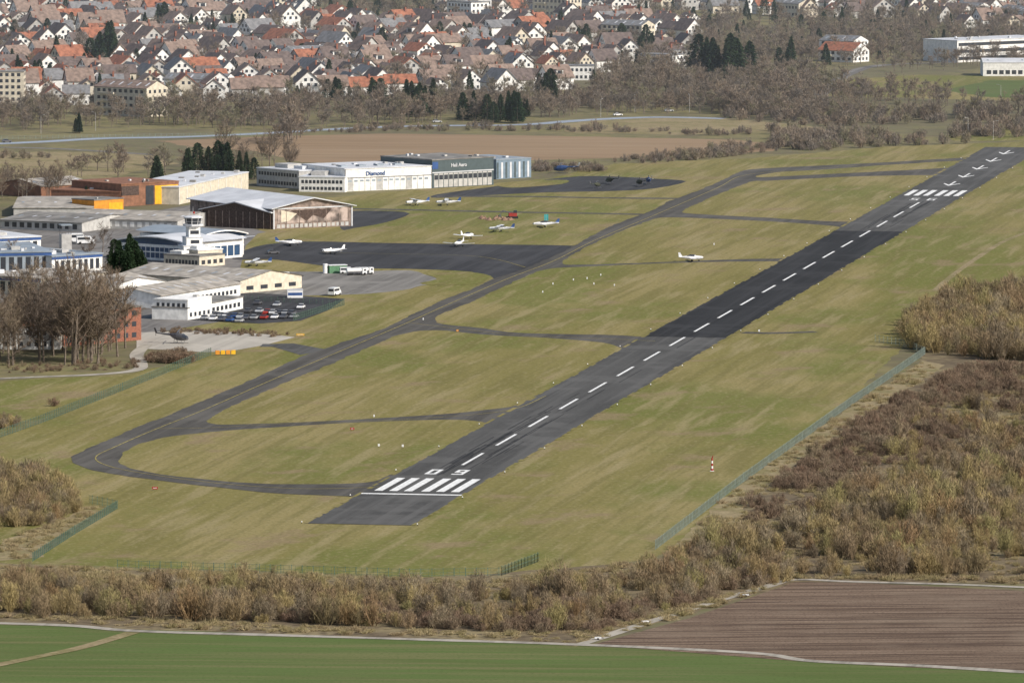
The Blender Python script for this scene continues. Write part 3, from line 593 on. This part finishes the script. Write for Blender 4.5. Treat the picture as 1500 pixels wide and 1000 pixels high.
for A,B,hh,n in (((655,36),(690,38),13,7),((690,34),(720,34),20,6),((780,32),(830,34),14,8),((770,18),(800,18),12,6),((905,22),(940,22),12,6),((400,8),(440,10),14,7),((880,60),(940,62),9,8),((1300,20),(1350,24),9,8),((1130,24),(1170,26),8,8),((1200,84),(1250,86),9,6),((1460,34),(1500,38),8,6),((1390,30),(1430,32),8,6),((820,118),(870,118),7,7),((930,106),(985,108),9,7),((985,100),(1020,100),9,5),((240,140),(330,142),8,10),((430,96),(560,92),7,14)):
    bld('apartment_block',A,B,13,hh,'flat' if n%2 else 'gx',2.5,WHITE if n!=8 else CREAM,GTILE,.2,apt(max(2,int(hh/3)),n))
def ex4(mb,w_,d,h):
    for z in (1.2,4.8,8.4): mb.box(1,w_-1,-.15,-.03,z,z+1.6,GLASS)
bld('office_complex',(1402,92),(1540,86),26,11,'flat',0,WHITE,METAL,.2,ex4)
bld('office_complex',(1440,112),(1540,112),22,7,'gx',1.5,WHITE,METAL,.2,lambda mb,w_,d,h:winrow(mb,'f',w_,d,1,3,10,.7))
bld('red_roof_villa',(1198,90),(1250,92),14,6,'gx',4,WHITE,RTILE,.3,apt(2,6))
# town houses
walls=[WHITE,WHITE,CREAM,WHITE,GREYW,WHITE]; roofs=[BTILE,OTILE,GTILE,OTILE,RTILE,BTILE,OTILE,GTILE,BTILE,RTILE,OTILE]
HM=[]
for i in range(36):
    r=random.Random(i+100); mb=MB(); w_=r.uniform(8.5,12); d_=r.uniform(10,17); h=r.uniform(3.8,6.4); rh=w_*r.uniform(.34,.52); wl=walls[i%6]; rm=roofs[i%11]
    shell(mb,w_,d_,h,'gy',rh,wl,rm,.5,-w_/2,-d_/2)
    for ya,s_ in ((-d_/2-.04,1),(d_/2+.04,-1)):
        for z in (1,h-1.2 if h>5 else 1):
            for x in (-w_*.28,0,w_*.28): mb.face([(x-.6,ya,z),(x+.6,ya,z),(x+.6,ya,z+1.3),(x-.6,ya,z+1.3)],GLASS)
        for x in (-1.2,1.2): mb.face([(x-.55,ya,h+.8),(x+.55,ya,h+.8),(x+.55,ya,h+2),(x-.55,ya,h+2)],GLASS)
    for xa in (-w_/2-.04,w_/2+.04):
        for k in range(4):
            y=-d_/2+d_*(k+.5)/4; mb.face([(xa,y-.6,1),(xa,y+.6,1),(xa,y+.6,2.3),(xa,y-.6,2.3)],GLASS)
    cx=r.uniform(.3,1); mb.box(cx,cx+.7,1,1.8,h+rh*.6,h+rh+1.1,BRICK)
    if i%3==0:
        mb.box(w_*.12,w_*.38,-1.8,1.8,h+.5,h+rh*.62,wl); mb.box(w_*.10,w_*.42,-2.1,2.1,h+rh*.62,h+rh*.62+.25,rm); mb.face([(w_*.385,-1.2,h+rh*.3),(w_*.385,1.2,h+rh*.3),(w_*.385,1.2,h+rh*.55),(w_*.385,-1.2,h+rh*.55)],GLASS)
    if i%4==1: mb.box(w_/2+.02,w_/2+4,-d_/2+1,d_/2-3,0,2.8,wl); mb.box(w_/2+.02,w_/2+4.2,-d_/2+.8,d_/2-2.8,2.8,3.0,FROOF)
    HM.append(mb.mesh('house'))
town=[G(*q) for q in [(-80,152),(120,158),(240,152),(420,152),(600,140),(780,138),(880,116),(1000,96),(1020,70),(1000,40),(1100,28),(1300,40),(1560,56),(1560,-60),(-80,-60)]]
ang=.5; ca,sa=math.cos(ang),math.sin(ang); HP=[]
for i in range(-90,120):
    for j in range(-70,110):
        if j%3==2: continue
        px=i*17+R.uniform(-3,3); py=j*22+R.uniform(-6,6)
        x=px*ca-py*sa; y=3900+px*sa+py*ca
        if y<3400 or y>4750 or abs(x)>420: continue
        if not inside(x,y,town) or R.random()<.2: continue
        nz=noise.noise((x*.006,y*.006,3))
        if nz<-.26: continue
        loc=.6*noise.noise((x*.003,y*.003,8))
        link('house',HM[R.randrange(36)],(x,y,0),ang+loc+R.choice((0,0,0,math.pi,-math.pi/2,math.pi/2))+R.uniform(-.1,.1),R.uniform(.85,1.25)); HP.append((x,y))
grid={}
for x,y in HP: grid.setdefault((int(x//15),int(y//15)),[]).append((x,y))
def clear(x,y):
    gx,gy=int(x//15),int(y//15)
    for a in (-1,0,1):
        for b in (-1,0,1):
            for p in grid.get((gx+a,gy+b),()):
                if (p[0]-x)**2+(p[1]-y)**2<64: return False
    return True
tt=area_pts([(-80,158),(120,160),(420,156),(700,150),(900,160),(1180,150),(1230,115),(1420,100),(1560,112),(1560,-90),(-80,-90)],12.5,.35,.85,31,.8,.01,keep=clear)
tt+=area_pts([(860,150),(1180,145),(1210,100),(1300,85),(1560,80),(1560,40),(1010,44),(1030,70),(900,120)],10,.45,1.0,32,.8,.01)
gn_scatter('town_trees',tt,C_TT)
cp=[]
def con(u,v,hpx,n=1,du=10,dv=2):
    for _ in range(n):
        uu=u+R.uniform(-du,du); vv=v+R.uniform(-dv,dv); q=G(uu,vv); hh=hpx*mpx(vv)*R.uniform(.7,1.1); cp.append((q.x,q.y,0,R.uniform(0,6),hh/15,R.uniform(.85,1.1)))
for a in ((150,100,62,8,20,3),(240,46,44,3,8),(620,168,50,11,26,4),(710,178,42,15,52,4),(745,96,42,3,5),(800,148,48,6,16,4),(1045,114,56,11,26,3),(1078,118,60,9,20,3),(945,84,44,4,10),(550,160,48,4,12),(490,146,42,4,10),(115,194,32,3,6),(440,163,38,3,8),(350,56,38,3),(560,76,34,3),(30,66,36,3,15),(1150,96,36,4,15),(302,262,54,9,34,3),(350,264,44,6,30,2),(230,268,42,4,14,2),(130,302,30,2,8),(235,16,34,4,20),(1280,66,26,4,40),(765,172,36,4,14),(1440,66,26,4,30),(855,66,34,4,10),(395,128,30,4,12),(680,60,30,4,14),(60,120,36,4,16),(210,110,30,3,12)): con(*a)
for u,v,hp_ in ((163,414,50),(175,414,62),(186,416,58),(197,412,60),(208,413,46),(190,406,64),(168,404,54)):
    q=G(u,v); cp.append((q.x,q.y,0,u,hp_*mpx(v)/15,1.0)); cp.append((q.x+1,q.y+3,0,u*2,hp_*mpx(v)/15*.95,.8))
for p in area_pts([(-80,150),(900,140),(1500,60),(1560,-40),(-80,-40)],36,.35,.75,33,keep=clear): cp.append(p)
gn_scatter('conifers',cp,C_CON)
# ------------------------------------------------------------------ aircraft
def ring(x,w_,h_,zc,n=10): return [(x,math.cos(6.2832*i/n)*w_/2,zc+math.sin(6.2832*i/n)*h_/2) for i in range(n)]
def wing(mb,x0,c0,x1,c1,y0,y1,z0,z1,t,m):
    for s_ in (-1,1):
        A=[(x0,s_*y0,z0+t/2),(x0-c0,s_*y0,z0),(x0,s_*y0,z0-t/2)]; Bq=[(x1,s_*y1,z1+t/4),(x1-c1,s_*y1,z1),(x1,s_*y1,z1-t/4)]
        mb.loft([A,Bq],m)
def plane(low=True,trim=RED,L=8.0,span=10.4):
    mb=MB(); k=L/8; z=1.15
    R_=[ring(4*k,.3,.3,z),ring(3.8*k,.8,.8,z),ring(2.6*k,1.05,1.1,z),ring(1.2*k,1.2,1.25,z+.05),ring(-.6*k,1.1,1.15,z+.08),ring(-2.4*k,.5,.6,z+.15),ring(-4*k,.16,.3,z+.25)]
    mb.loft(R_,PWHITE)
    for s_ in (-1,1): mb.face([(3.4*k,s_*.53,z+.02),(-3.4*k,s_*.28,z+.2),(-3.4*k,s_*.28,z+.3),(1.2*k,s_*.63,z+.18),(3.4*k,s_*.53,z+.1)],trim)
    mb.loft([ring(1.9*k,.8,.1,z+.5,8),ring(1.2*k,1.05,.95,z+.45,8),ring(0,1.0,.95,z+.5,8),ring(-1.4*k,.5,.3,z+.42,8)],GLASS)
    wz=.85 if low else 1.95; dz=.35 if low else .05
    wing(mb,1.4*k,1.55,1.1*k,1.1,.3 if low else 0,span/2,wz,wz+dz,.22,PWHITE); 
    wing(mb,-3.1*k,.9,-3.25*k,.6,.05,1.7,z+.3,z+.3,.1,PWHITE)
    mb.loft([[(-2.7*k,.06,z+.3),(-4.0*k,0,z+.3),(-2.7*k,-.06,z+.3)],[(-3.6*k,.04,z+1.6),(-4.2*k,0,z+1.6),(-3.6*k,-.04,z+1.6)]],trim)
    for p in ((2.7*k,0),(.4*k,1.3),(.4*k,-1.3)):
        mb.tube((p[0],p[1]*.6,z-.2),(p[0],p[1],.25),.06,.06,SILV,4); mb.tube((p[0],p[1]-.08,.25),(p[0],p[1]+.08,.25),.24,.24,BLACK,8)
    if not low:
        for s_ in (-1,1): mb.tube((.7*k,s_*.5,z-.3),(.9*k,s_*2.3,1.93),.05,.05,PWHITE,4)
    mb.tube((4*k,0,z),(4.3*k,0,z),.16,.03,trim,6); mb.box(4.05*k,4.1*k,-.95,.95,z-.07,z+.07,GREYP)
    return mb.mesh('light_aircraft')
PM=[plane(True,PWHITE),plane(True,BLUE,8.4,10.8),plane(False,BLUE,8.2,11),plane(False,RED,8,10.8),plane(True,PWHITE,7.4,10.5)]
for u,v,hd,k in ((612,301,200,2),(657,301,180,2),(735,340,170,2),(684,350,60,4),(673,361,250,0),(800,333,185,1),(423,360,10,1),(489,372,215,0),(378,390,175,2),(1012,383,5,4),(372,417,160,2),(350,352,100,0)):
    q=G(u,v); link('light_aircraft',PM[k],(q.x,q.y,.05),math.radians(hd),1.12)
def heli(m,m2):
    mb=MB(); z=1.5
    mb.loft([ring(2.6,.2,.2,z-.3),ring(2.3,1.0,.9,z-.2),ring(1.2,1.6,1.7,z),ring(-.4,1.6,1.8,z+.1),ring(-1.6,1.0,1.2,z+.3),ring(-2.4,.4,.5,z+.5),ring(-6.2,.2,.25,z+.8)],m,mf=lambda a,i:GLASS if a in(0,1) and i in (1,2,3,4,0) else m)
    mb.tube((0,0,z+.8),(0,0,z+1.7),.25,.12,GREYP,6)
    for i in range(4):
        a=i*math.pi/2+.4; c,s_=math.cos(a),math.sin(a); mb.face([(-s_*.13,c*.13,z+1.65),(s_*.13,-c*.13,z+1.65),(c*5.2+s_*.13,s_*5.2-c*.13,z+1.5),(c*5.2-s_*.13,s_*5.2+c*.13,z+1.5)],GREYP)
    mb.loft([[(-5.7,.05,z+.7),(-6.3,0,z+.7),(-5.7,-.05,z+.7)],[(-6.3,.04,z+2),(-6.8,0,z+2),(-6.3,-.04,z+2)]],m2); mb.box(-6.35,-6.25,.1,.16,z+.1,z+1.6,GREYP)
    wing(mb,-4.6,.5,-4.7,.4,.05,1.0,z+.7,z+.7,.06,m2)
    for s_ in (-1,1):
        mb.tube((2,s_*1.1,.1),(-1.8,s_*1.1,.1),.06,.06,GREYP,5)
        for x in (1.1,-.9): mb.tube((x,s_*1.1,.1),(x,s_*.5,z-.5),.05,.05,GREYP,4)
    return mb.mesh('helicopter')
H1=heli(GREYP,GREYP); H2=heli(BLUE,PWHITE); H3=heli(OLIVE,GREYP)
for u,v,a,m,s_ in ((262,503,-25,H1,1.25),(822,254,150,H2,1.3),(893,270,120,H3,1.1),(937,273,110,H3,1.1),(950,270,100,H2,1.1),(875,276,60,H3,.9)):
    q=G(u,v); link('helicopter',m,(q.x,q.y,.08),math.radians(a),s_)
# ------------------------------------------------------------------ vehicles
def car(body):
    mb=MB(); w_=.88
    def prof(pts,y): return [(x,y,z) for x,z in pts]
    lo=[(-2.1,.3),(-2.15,.75),(-1.9,.95),(.9,.95),(2.0,.75),(2.15,.5),(2.1,.3)]
    mb.loft([prof(lo,-w_),prof(lo,w_)],body)
    cab=[(-1.75,.95),(-1.3,1.42),(.1,1.45),(.95,.95)]
    mb.loft([prof(cab,-.78),[(x*.97,y,z) for x,y,z in prof(cab,.78)]],GLASS); mb.box(-1.25,.08,-.72,.72,1.44,1.49,body)
    for x in (-1.35,1.35):
        for y in (-w_-.02,w_-.2): mb.tube((x,y,.33),(x,y+.22,.33),.33,.33,BLACK,10)
    return mb.mesh('parked_car')
CM=[car(m) for m in (PWHITE,SILV,GREYP,BLUE,RED,GREYP,SILV)]
k=0
for (u0,v0,u1,v1,n) in ((298,462,352,466,9),(365,458,380,458,2),(392,460,428,461,5),(300,468,350,472,5),(360,468,430,466,6),(376,446,440,452,3)):
    for i in range(n):
        t=(i+R.uniform(-.1,.1))/max(1,n-1); q=G(u0+(u1-u0)*t,v0+(v1-v0)*t); link('parked_car',CM[(0,2,1,5,6,0,2,3,1,5,1,4)[k%12]],(q.x,q.y,.08),R.choice((1.3,-1.8,1.35))); k+=1
for u,v in ((415,170),(640,180),(700,184),(905,170),(980,164),(400,372),(90,372),(70,408),(10,209)):
    q=G(u,v); link('parked_car',CM[(0,1,2)[k%3]],(q.x,q.y,.08),.3); k+=1
def tanker():
    mb=MB(); mb.box(2.2,4.0,-1.2,1.2,.5,2.7,PWHITE); mb.box(3.9,4.05,-1.05,1.05,1.6,2.4,GLASS); mb.box(2.8,3.6,-1.23,1.23,1.6,2.3,GLASS)
    mb.box(-4,2.2,-1.1,1.1,.6,.9,GREYP); mb.loft([[(x,a[1],a[2]) for a in ring(0,2.3,1.7,1.85,12)] for x in (-3.9,1.9)],PWHITE); mb.box(-3.5,1.5,-.3,.3,2.68,2.85,SILV)
    for x in (-3,-1.9,3.1):
        for y in (-1.2,.9): mb.tube((x,y,.5),(x,y+.3,.5),.5,.5,BLACK,10)
    return mb.mesh('tanker_truck')
def van():
    mb=MB(); pr=[(-2.6,.4),(-2.6,2.4),(1.4,2.4),(2.1,1.5),(2.7,1.2),(2.7,.4)]
    mb.loft([[(x,-1,z) for x,z in pr],[(x,1,z) for x,z in pr]],PWHITE); mb.face([(1.45,-.9,2.33),(1.45,.9,2.33),(2.13,.9,1.55),(2.13,-.9,1.55)],GLASS); mb.box(-2.4,1.3,-1.04,-1.01,1.4,2.1,GLASS); mb.box(-2.64,-2.61,-.8,.8,1.4,2.1,GLASS)
    for x in (-1.7,1.8):
        for y in (-1.05,.8): mb.tube((x,y,.4),(x,y+.25,.4),.4,.4,BLACK,10)
    return mb.mesh('white_van')
TK=tanker(); VN=van()
for u,v,a in ((522,403,.3),(532,402,.35)): q=G(u,v); link('tanker_truck',TK,(q.x,q.y,.08),a,.85)
for u,v,a,s_ in ((490,433,1.2,1.1),(508,401,.2,.9),(113,356,.2,1.4),(125,358,.2,1.2)): q=G(u,v); link('white_van',VN,(q.x,q.y,.08),a,s_)
q=G(494,400); mb=MB(); mb.box(-3,3,-1.2,1.2,0,2.6,LGREEN); mb.box(-3.2,3.2,-1.4,1.4,2.6,2.8,PWHITE); mb.box(3.4,4.4,-.6,.6,0,1.7,PWHITE); mb.tube((-4.2,0,0),(-4.2,0,3.2),.8,.8,PWHITE,10); mb.obj('fuel_station',(q.x,q.y,.06),.3)
q=G(406,416); mb=MB()
for x in (0,2.2):
    mb.box(x,x+1.9,-.05,.05,.6,3.9,PWHITE); mb.tube((x+.95,.1,0),(x+.95,.1,4.2),.06,.06,GREYP,5); mb.box(x+.3,x+1.6,-.08,-.055,2.6,3.0,BLUE)
mb.obj('banner_sign',(q.x,q.y,.05),.15)
q=G(432,436); mb=MB(); mb.box(-2.5,2.5,-1.2,1.2,0,2.5,PWHITE); mb.box(-2.3,2.3,-1.24,-1.205,.8,1.7,BLUE); mb.box(-2.6,2.6,-1.3,1.3,2.5,2.7,METAL); mb.obj('site_container',(q.x,q.y,.05),.1)
q=G(800,332); mb=MB(); mb.tube((0,0,0),(0,0,4.6),.08,.05,METAL,5); mb.box(-.7,.8,-.04,.04,2.2,4.5,TEAL); mb.obj('advertising_flag',(q.x,q.y,.05),0)
q=G(753,320); mb=MB(); mb.box(-2,1,-1.1,1.1,.8,2,RED); mb.box(-.2,1,-1,.3,2,3,GLASS); mb.box(-2.1,1.4,-1.3,-.8,0,.8,BLACK); mb.box(-2.1,1.4,.8,1.3,0,.8,BLACK); mb.tube((-1.2,.4,1.8),(-4.2,.4,2.9),.22,.16,GREYP,5); mb.tube((-4.2,.4,2.9),(-5.2,.4,1.2),.16,.12,GREYP,5); mb.box(-5.6,-4.8,0,.9,.6,1.3,GREYP); mb.obj('excavator',(q.x,q.y,.05),.1)
mb=MB(); q=G(726,321)
SOIL=flat('soil_heap',(0.24,0.15,0.10),var=.3,scale=2)
for i in range(26):
    x=R.uniform(-7,7); y=R.uniform(-8,8); r_=R.uniform(.6,1.5); P=[(x+math.cos(a)*r_*R.uniform(.8,1.2),y+math.sin(a)*r_*R.uniform(.8,1.2),0) for a in [j*.785 for j in range(8)]]; T_=(x+R.uniform(-.3,.3),y,r_*.9)
    for j in range(8): mb.face([P[j],P[(j+1)%8],T_],SOIL)
mb.obj('soil_heap',(q.x,q.y,.05))
q=G(1043,690); mb=MB()
for i in range(5): mb.tube((0,0,i*.66),(0,0,i*.66+.66),.3-.02*i,.28-.02*i,RED if i%2==0 else PWHITE,6)
for sx in (-.45,.45): mb.tube((sx,0,0),(0,0,2.2),.05,.05,RED,4)
mb.box(-.5,.5,-.4,.4,0,.15,PWHITE); mb.tube((0,0,3.3),(.25,-.2,3.9),.15,.1,RED,6); mb.obj('marker_mast',(q.x,q.y,.05))
def sign(u,v,m,wd=1.1):
    q=G(u,v); mb=MB(); mb.box(-wd/2,wd/2,-.1,.1,.25,.85,m)
    if wd>.6: mb.box(-wd/2+.25,wd/2-.25,-.12,-.103,.5,.62,WHP)
    for x in (-wd*.35,wd*.35): mb.tube((x,0,0),(x,0,.25),.05,.05,GREYP,4)
    mb.obj('taxiway_sign',(q.x,q.y,.08),0)
sign(516,631,RED); sign(227,718,RED,1.4); sign(555,655,PWHITE,.5); sign(590,656,PWHITE,.5); sign(670,487,ORAN,.7); sign(1112,487,PWHITE,.5); sign(440,493,YELL,2.4)
for u,v in ((548,612),(880,405),(860,410),(840,412),(810,418),(870,418),(900,420),(795,430),(1046,360),(620,470)): sign(u,v,PWHITE,.35)
q=G(330,520); mb=MB()
for i in range(4): mb.box(-3+i*1.6,-1.7+i*1.6,-.1,.1,.2,1.4,ORAN if i%2==0 else YELL); mb.tube((-3+i*1.6,0,0),(-3+i*1.6,0,1.5),.06,.06,GREYP,4)
mb.obj('barrier_gate',(q.x,q.y,.05),.3)
for u,v in ((945,913),(1092,874),(876,937)):
    q=G(u,v); mb=MB(); mb.box(-.7,.7,-.4,.4,.3,.55,PWHITE); mb.box(.7,1.2,-.06,.06,.3,.4,GREYP)
    for y in (-.5,.38): mb.tube((0,y,.22),(0,y+.12,.22),.22,.22,BLACK,8)
    mb.obj('field_trailer',(q.x,q.y,.1),R.uniform(0,3))
# ------------------------------------------------------------------ fences
def fence(px,h=2.0,step=.5,bw=.06,m=GREEN,post=2.5):
    P=[G(*q) for q in px]; mb=MB()
    for a,b in zip(P,P[1:]):
        d=b-a; L=d.length; d=d/L
        s=0
        while s<L:
            q=a+d*s; mb.tube((q.x,q.y,.05),(q.x,q.y,h),bw/2,bw/2,m,3,False)
            s+=step
        s=0
        while s<L:
            q=a+d*s; mb.box(q.x-.06,q.x+.06,q.y-.06,q.y+.06,0,h+.2,m); s+=post
        for z in (.3,h*.5,h-.05): mb.face([(a.x,a.y,z),(b.x,b.y,z),(b.x,b.y,z+.06),(a.x,a.y,z+.06)],m)
    mb.obj('perimeter_fence')
fence([(960,805),(1090,705),(1240,598),(1355,519)],2.2,.6,m=FENG)
fence([(1355,519),(1330,508),(1280,500)],2.0,1,m=FENG)
fence([(-40,655),(60,620),(180,572),(310,520)],2.2,.6)
fence([(48,822),(110,782),(172,745),(130,737)],2.0,.5)
fence([(172,832),(380,838),(600,845),(735,843),(790,822)],1.8,1.4)
fence([(735,843),(790,822)],2.1,.5)
fence([(430,470),(505,447)],2.0); fence([(360,440),(505,448)],1.6,.8)
fence([(-40,205),(380,199)],1.4,6,m=FENG)
for u,v in ((60,196),(140,192),(880,172),(930,165),(1010,165),(1100,168),(1418,200),(1455,205),(1466,150)):
    q=G(u,v); m_=MB(); m_.tube((0,0,0),(0,0,8),.1,.07,GREYW,5); m_.tube((0,0,8),(1.6,0,8.3),.06,.05,GREYW,4); m_.box(1.4,2.2,-.15,.15,8.2,8.4,GREYW); m_.obj('street_lamp',(q.x,q.y,0),R.uniform(0,6))
# ------------------------------------------------------------------ winter haze lying over the town (a real volume)
m=bpy.data.materials.new('haze'); m.use_nodes=True; t=m.node_tree; t.nodes.remove(t.nodes['Principled BSDF'])
v=t.nodes.new('ShaderNodeVolumeScatter'); v.inputs['Density'].default_value=0.00007; v.inputs['Color'].default_value=(0.86,0.93,1,1); v.inputs['Anisotropy'].default_value=0.2
t.links.new(v.outputs[0],t.nodes['Material Output'].inputs['Volume'])
mb=MB(); mb.box(-1500,1500,2500,6500,-2,125,m); mb.obj('sky_haze')
